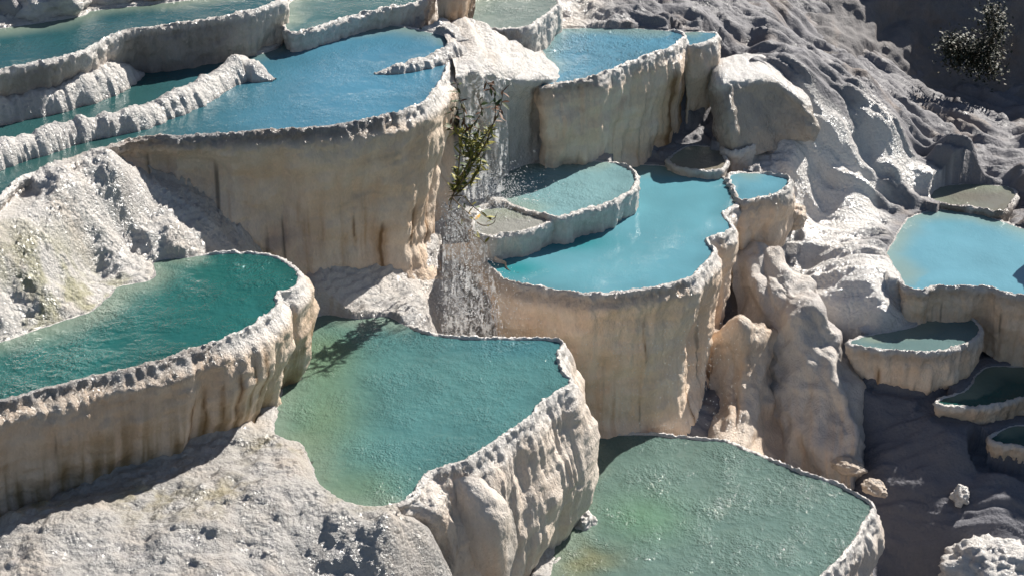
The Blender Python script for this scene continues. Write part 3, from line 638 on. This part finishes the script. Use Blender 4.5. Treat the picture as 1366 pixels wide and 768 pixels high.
patch('flowstone_pillar', [
    [(576,-30,3.25),(598,-40,3.3),(622,-40,3.25),(640,-32,3.1)],
    [(580,-14,3.2),(600,-12,3.2),(622,-12,3.15),(634,-14,3.0)],
    [(584,25,2.75),(602,30,2.7),(620,34,2.6),(630,34,2.5)],
    [(586,50,2.3),(602,56,2.3),(620,60,2.2),(630,60,2.1)]],
    'dark streaked tan stalactite pillar at the top edge above the white cascade', 'rock', M_WALL, 41.5, flute=.09, ff=5, tint=t_pillar, wet=.5)

# ------------------------------------------------------------------ boulders
def boulder(name, px, py, z, size, label, mat, key, colour, cat='rock', group=None, lump=.22, nod=.02, wet=.5, rot=0.):
    nu, nv = 72, 40
    u = np.linspace(0, 2 * np.pi, nu, endpoint=False); v = np.linspace(.02, np.pi - .02, nv)
    Uu, Vv = np.meshgrid(u, v)
    d = np.stack([np.cos(Uu) * np.sin(Vv), np.sin(Uu) * np.sin(Vv), np.cos(Vv)], -1)
    r = 1 + lump * fbm(d[..., 0] * 1.5 + key, d[..., 1] * 1.5, d[..., 2] * 1.5, 3) + .02 * -np.abs(fbm(d[..., 0] * 6 + key, d[..., 1] * 6, d[..., 2] * 1.5, 2))
    B = d * r[..., None] * np.array(size)
    B = B + d * (fbm(B[..., 0] / .08 + key, B[..., 1] / .08, B[..., 2] / .08, 3) * nod)[..., None]
    cr, sr = math.cos(rot), math.sin(rot); B = np.stack([B[..., 0] * cr - B[..., 1] * sr, B[..., 0] * sr + B[..., 1] * cr, B[..., 2]], -1)
    n = fbm(d[..., 0] * 2 + key, d[..., 1] * 2, d[..., 2] * 4, 3)
    cc = lerp(np.broadcast_to(colour, d.shape).copy(), GREY, ss(n, -.1, .8) * .5)
    o = mesh_obj(name, B.reshape(-1, 3), grid_faces(nv, nu, True)[:, ::-1], mat, None, cc.reshape(-1, 3), np.clip(wet + .2 * n, 0, 1).ravel())
    o.location = tuple(P(px, py, z)); return tag(o, label, cat, group)
boulder('boulder', 62, 6, 3.5, (.62, .45, .42), 'white topped boulder standing in the top left corner of the teal pool', M_RIM, 3.3, WHITE, lump=.3, nod=.03)
boulder('boulder', -12, 12, 3.5, (.5, .45, .5), 'shaded grey boulder cut by the left edge behind the teal pool', M_RIM, 5.3, GREY * 1.3, lump=.3)
boulder('boulder', 150, -4, 3.45, (.45, .3, .25), 'low pale boulder at the top edge right of the white topped one', M_RIM, 7.9, WHITE * .9)
boulder('boulder', 205, -9, 3.45, (.4, .3, .2), 'flat grey boulder at the far shore of the teal pool', M_RIM, 9.1, CREAM)
boulder('boulder', 1318, 757, tuple(PD(1318, 757, 24.5))[2], (.72, .5, .36), 'sunlit rough white rock in the bottom right corner', M_RIM, 11.2, WHITE, lump=.3, nod=.04)
boulder('boulder', 1281, 662, tuple(PD(1281, 662, 25.75))[2], (.13, .14, .16), 'small sunlit white stone in the dark hollow', M_RIM, 13.7, WHITE, lump=.35)
boulder('boulder', 1132, 622, tuple(PD(1132, 622, 26.2))[2] - .06, (.26, .17, .12), 'grey rock wedged between the rounded mound and the bottom right pool, upper one', M_RIM, 15.2, CREAM * .8, nod=.006, lump=.25, rot=-.5)
boulder('boulder', 1166, 650, tuple(PD(1166, 650, 25.4))[2] - .06, (.22, .15, .10), 'grey rock on the outer rim of the bottom right pool, lower one', M_RIM, 17.5, CREAM * .8, nod=.006, lump=.25, rot=-.9)
boulder('boulder', 778, 700, -2.35, (.17, .2, .22), 'wet white rock at the foot of the bulging wall in the bottom right pool', M_RIM, 19.1, WHITE)
boulder('boulder', 742, 765, -2.5, (.25, .25, .2), 'white rock at the bottom edge under the bulging wall', M_RIM, 19.9, WHITE)
def t_col(cc, u, v, n, st, B): return lerp(lerp(lerp(cc, CREAM, .8 + 0 * n), TAN, ss(n, -.3, .6) * .6), BROWN, (1 - ss(v, .1, .2)) * .7)
patch('flowstone_buttress', [
    [(945,442,28.2,0),(985,428,27.95,0),(1008,430,27.95,0),(1036,440,28.3,0)],
    [(945,450,27.8,0),(982,436,27.5,0),(1010,440,27.55,0),(1036,452,28.0,0)],
    [(945,500,27.6,0),(982,500,27.35,0),(1010,502,27.4,0),(1040,505,27.9,0)],
    [(945,545,27.2,0),(980,545,26.9,0),(1012,548,27.0,0),(1045,550,27.6,0)],
    [(920,605,26.3,0),(975,605,26.1,0),(1010,608,26.3,0),(1045,615,26.9,0)]],
    'cream flowstone buttress with a brown top between the tall cream wall and the rounded mound', 'rock', M_WALL, 51.5, flute=.09, ff=4, lump=.10, nod=.010, tint=t_col)
def t_block(cc, u, v, n, st, B): return lerp(cc, CREAM * .55, ss(v + .1 * n, .3, .45) * .8)  # front darkened below the brow, its shade put into the colour
patch('flowstone_block', [
    [(935,88,1.1),(955,80,1.45),(985,70,1.5),(1020,76,1.4),(1048,92,1.1),(1062,100,.75)],
    [(940,108,1.0),(958,108,1.35),(992,98,1.42),(1032,98,1.3),(1072,130,.93),(1084,128,.55)],
    [(944,124,.9),(962,124,1.2),(994,112,1.32),(1034,110,1.22),(1078,146,.8),(1090,142,.42)],
    [(948,145,.7),(966,145,1.0),(994,130,1.1),(1034,128,1.0),(1083,162,.62),(1094,158,.3)],
    [(952,180,.3),(970,180,.6),(1000,172,.62),(1040,162,.62),(1085,178,.42),(1097,176,.1)],
    [(955,215,-.1),(975,215,.15),(1005,208,.15),(1050,196,.15),(1088,196,.1),(1098,194,-.2)]],
    'large rock with a wet white top and tan shaded front on the right slope', 'rock', M_WALL, 44.5, flute=.04, ff=3, lump=.06, tint=t_block, wet=.9)
boulder('boulder', 1062, 290, -.55, (.16, .2, .22), 'small cream rock right of the blue shoulder pool', M_WALL, 29.3, CREAM)

o = boulder('hillside', 683, 384, 0, (1.7, .95, 2.1), None, M_WALL, 61.0, GREY, cat=None)  # unseen rock spur added right of the view to shade the hollow
o['kind'] = 'structure'; o.location = (10.6, 29.7, -1.0)
# ------------------------------------------------------------------ plants
def leaf_mat(name, a, b):
    m, nt, N, Lk, bsdf = new_mat(name)
    at = N.new('ShaderNodeAttribute'); at.attribute_name = 'Col'; Lk.new(at.outputs['Color'], bsdf.inputs['Base Color'])
    bsdf.inputs['Roughness'].default_value = .6; return m
M_LEAF = leaf_mat('leaf', None, None)
def tube(path, r0, r1, k=6):
    p = catmull(np.array(path), False, 8); n = len(p); t = np.gradient(p, axis=0); t /= np.linalg.norm(t, axis=1)[:, None]
    a = np.cross(t, [0.3, .9, .2]); a /= np.linalg.norm(a, axis=1)[:, None]; b = np.cross(t, a)
    th = np.linspace(0, 2 * np.pi, k, endpoint=False); r = np.linspace(r0, r1, n)[:, None, None]
    co = p[:, None] + r * (a[:, None] * np.cos(th)[None, :, None] + b[:, None] * np.sin(th)[None, :, None])
    return p, co.reshape(-1, 3), grid_faces(n, k, True)
def leaf(base, d, up, L, w):
    d = d / np.linalg.norm(d); s = np.cross(d, up); s /= np.linalg.norm(s) + 1e-9; u = np.cross(s, d)
    pts = []
    for t, ww in ((0, .12), (.3, .9), (.6, 1.0), (.85, .55), (1, .05)):
        c = base + d * L * t - u * L * .25 * t * t
        pts += [c - s * w * ww + u * .15 * w, c, c + s * w * ww + u * .15 * w]
    f = []
    for i in range(4): f += [[3*i, 3*i+1, 3*i+4, 3*i+3], [3*i+1, 3*i+2, 3*i+5, 3*i+4]]
    return pts, f
def plant(name, label, cat, stems, leafspec, group=None, twig=(.012, .004)):
    loc = np.array(stems[0][0]); root = empty(name, loc, label, cat, group)
    co, fa, cc = [], [], []; lo, lf, lc = [], [], []
    for st in stems:
        p, c, f = tube(st, *twig); fa.append(f + sum(len(x) for x in co)); co.append(c)
        cc.append(np.broadcast_to(col(.13, .09, .055), c.shape))
        for q, d, L, w, cl in leafspec(p):
            pts, f2 = leaf(q, d, np.array([random.uniform(-.5,.5), random.uniform(-.5,.5), 1.]), L, w)
            lf += [[i + len(lo) for i in ff] for ff in f2]; lo += pts; lc += [cl * random.uniform(.75, 1.25)] * len(pts)
    mesh_obj('stems', np.concatenate(co), np.concatenate(fa), M_LEAF, root, np.concatenate(cc))
    mesh_obj('foliage', np.array(lo), np.array(lf), M_LEAF, root, np.array(lc))
D0 = 26.75
def pd(px, py, d=0.): return PD(px, py, D0 + d)
GREEN, LIME, DEAD, YELL = col(.055, .085, .018), col(.24, .22, .03), col(.13, .055, .022), col(.55, .30, .02)
def oleander(p):
    for i in range(1, len(p) - 1):
        z = p[i][2]; top = (z - pd(620, 175)[2]) / 0.5
        low = z < pd(620, 258)[2]
        dens = (1 if random.random() < .3 else 0) if low else (4 if top < .1 and random.random() < .8 else 2 if random.random() < .8 else 0)
        for _ in range(dens):
            d = np.array([random.gauss(0, .8), random.gauss(0, .6), random.gauss(.5 if top < .1 else -.1, .6)])
            c = (DEAD if random.random() < .65 else GREEN) if top > .1 else (LIME if random.random() < .75 else GREEN)
            if low and random.random() < .3: c = YELL
            yield p[i], d, random.uniform(.08, .17), random.uniform(.013, .024), c
stems = [
    [pd(602,268,.05), pd(610,240), pd(614,200), pd(620,160), pd(612,128), pd(609,104)],
    [pd(603,262,.05), pd(620,235,-.1), pd(630,205,-.1), pd(627,175), pd(642,150), pd(636,128)],
    [pd(605,255,.05), pd(628,225), pd(622,195,-.1), pd(604,170), pd(606,140)],
    [pd(606,262), pd(634,235,.1), pd(641,212,.1), pd(634,190,.1), pd(640,165)],
    [pd(606,250,.1), pd(640,205,.1), pd(658,165,.1), pd(660,130), pd(648,108)],
    [pd(606,250,.1), pd(645,185,.1), pd(666,150,.1), pd(671,118)],
    [pd(603,262), pd(618,262), pd(632,276), pd(655,293), pd(664,284)],
    [pd(603,264), pd(600,285), pd(622,306), pd(640,318), pd(651,328)],
    [pd(603,264), pd(625,285), pd(642,300), pd(658,298), pd(661,288)]]
plant('oleander_shrub', 'scraggly green and brown leaved shrub hanging beside the waterfall', 'shrub', stems, oleander)
def dark_bush(p):
    for q in p:
        for _ in range(60):
            r = np.array([random.gauss(0, .13), random.gauss(0, .13), random.gauss(0, .13)])
            yield q + r, np.array([random.gauss(0, 1), random.gauss(0, 1), random.gauss(.2, .7)]), random.uniform(.04, .08), random.uniform(.012, .024), col(.02, .027, .012) if random.random() < .8 else col(.07, .055, .03)
for pts, lb in (([(1322,98),(1318,70),(1328,40),(1322,15)], 'tall dark bush on the shaded hillside in the top right corner'),
                ([(1300,90),(1298,70),(1290,62)], 'dark bush just left of the tall one on the hillside'),
                ([(1277,80),(1274,66),(1270,60)], 'small dark bush on the hillside, leftmost of the three')):
    dd = 35.3 if pts[0][0] > 1290 else 35.2
    plant('hillside_bush', lb, 'bush', [[PD(a, b, dd) for a, b in pts]], dark_bush, 'dark bushes on the shaded hillside', (.03, .01))

# ------------------------------------------------------------------ falling water and spray
def backlit(nt, bsdf, colour, fac):
    tr = nt.nodes.new('ShaderNodeBsdfTranslucent'); tr.inputs['Color'].default_value = colour
    mxs = nt.nodes.new('ShaderNodeMixShader'); mxs.inputs[0].default_value = fac
    out = next(n for n in nt.nodes if n.type == 'OUTPUT_MATERIAL')
    nt.links.new(bsdf.outputs[0], mxs.inputs[1]); nt.links.new(tr.outputs[0], mxs.inputs[2]); nt.links.new(mxs.outputs[0], out.inputs['Surface'])
    return mxs, out
mw, nt, N, Lk, bs = new_mat('falling_water')
bs.inputs['Base Color'].default_value = (.9, .92, .94, 1); bs.inputs['Roughness'].default_value = .1
backlit(nt, bs, (.95, .96, .97, 1), .6)
def make_curtain():
    m, nt, N, Lk, bsdf = new_mat('water_curtain')
    geo = N.new('ShaderNodeNewGeometry'); mp = N.new('ShaderNodeMapping'); mp.inputs['Scale'].default_value = (14, 14, 1.1); Lk.new(geo.outputs['Position'], mp.inputs['Vector'])
    a = noise_node(nt, mp.outputs[0], 1.6, 4, .6); b = noise_node(nt, geo.outputs['Position'], 22, 3, .6)
    k = math_node(nt, 'ADD', math_node(nt, 'MULTIPLY', a, 4.2), math_node(nt, 'ADD', math_node(nt, 'MULTIPLY', b, 2.2), -3.1))
    cl = N.new('ShaderNodeClamp'); cl.inputs[2].default_value = .55; Lk.new(k, cl.inputs[0])
    mxs, out = backlit(nt, bsdf, (.95, .96, .97, 1), .6)
    tp = N.new('ShaderNodeBsdfTransparent'); m2 = N.new('ShaderNodeMixShader'); Lk.new(cl.outputs[0], m2.inputs[0]); Lk.new(tp.outputs[0], m2.inputs[1]); Lk.new(mxs.outputs[0], m2.inputs[2]); Lk.new(m2.outputs[0], out.inputs['Surface'])
    bsdf.inputs['Base Color'].default_value = (.86, .88, .9, 1); bsdf.inputs['Roughness'].default_value = .18
    bsdf.inputs['Subsurface Weight'].default_value = 0
    bp = N.new('ShaderNodeBump'); bp.inputs['Strength'].default_value = .8; bp.inputs['Distance'].default_value = .05; Lk.new(a, bp.inputs['Height']); Lk.new(bp.outputs[0], bsdf.inputs['Normal'])
    return m
M_CURT = make_curtain()
patch('waterfall', [
    [(622,108,27.95,0),(640,106,27.95,0),(655,105,28.0,0),(672,104,28.1,0)],
    [(620,122,27.75,0),(640,120,27.78,0),(656,118,27.85,0),(674,114,27.95,0)],
    [(618,180,27.6,0),(640,176,27.62,0),(658,174,27.7,0),(676,170,27.8,0)],
    [(618,268,27.5,0),(640,264,27.5,0),(660,258,27.55,0),(678,252,27.6,0)]],
    'thin white fall behind the shrub, dropping onto the round pale pool', 'waterfall', M_CURT, 71.0, flute=.05, ff=7, lump=.02, wet=0, group='thin falls of water')
patch('waterfall', [
    [(592,268,26.35,0),(604,268,26.4,0),(618,272,26.5,0),(634,285,26.7,0)],
    [(592,300,26.1,0),(606,300,26.15,0),(622,302,26.25,0),(642,310,26.4,0)],
    [(590,380,25.9,0),(610,380,25.95,0),(632,380,26.0,0),(660,385,26.1,0)],
    [(588,452,25.7,0),(612,452,25.75,0),(640,455,25.8,0),(676,458,25.85,0)]],
    'spraying white fall in front of the shrub foot, dropping behind the green pool', 'waterfall', M_CURT, 75.0, flute=.05, ff=6, lump=.03, wet=0, group='thin falls of water')
ic, icf = [], []
base = np.array([[0,0,1],[1,0,0],[0,1,0],[-1,0,0],[0,-1,0],[0,0,-1]], float); bf = np.array([[0,1,2],[0,2,3],[0,3,4],[0,4,1],[5,2,1],[5,3,2],[5,4,3],[5,1,4]])
for i in range(6500):
    t = random.random() ** .6; px = 600 + random.gauss(0, 10) + t * abs(random.gauss(0, 48)); py = 265 + t * 180 + random.gauss(0, 8)
    if random.random() < .25: px, py = random.gauss(665, 25), random.gauss(255, 16)
    if random.random() < .08: px, py = random.uniform(760, 985), random.uniform(430, 575)
    q = PD(px, py, random.uniform(25.7, 26.4) if px < 750 and py > 275 else 27.3 if py < 275 else 25.9)
    ic.append(q + base * random.uniform(.0025, .0075)); icf.append(bf + 6 * i)
o = mesh_obj('spray', np.concatenate(ic), np.concatenate(icf), mw); tag(o, kind='stuff')
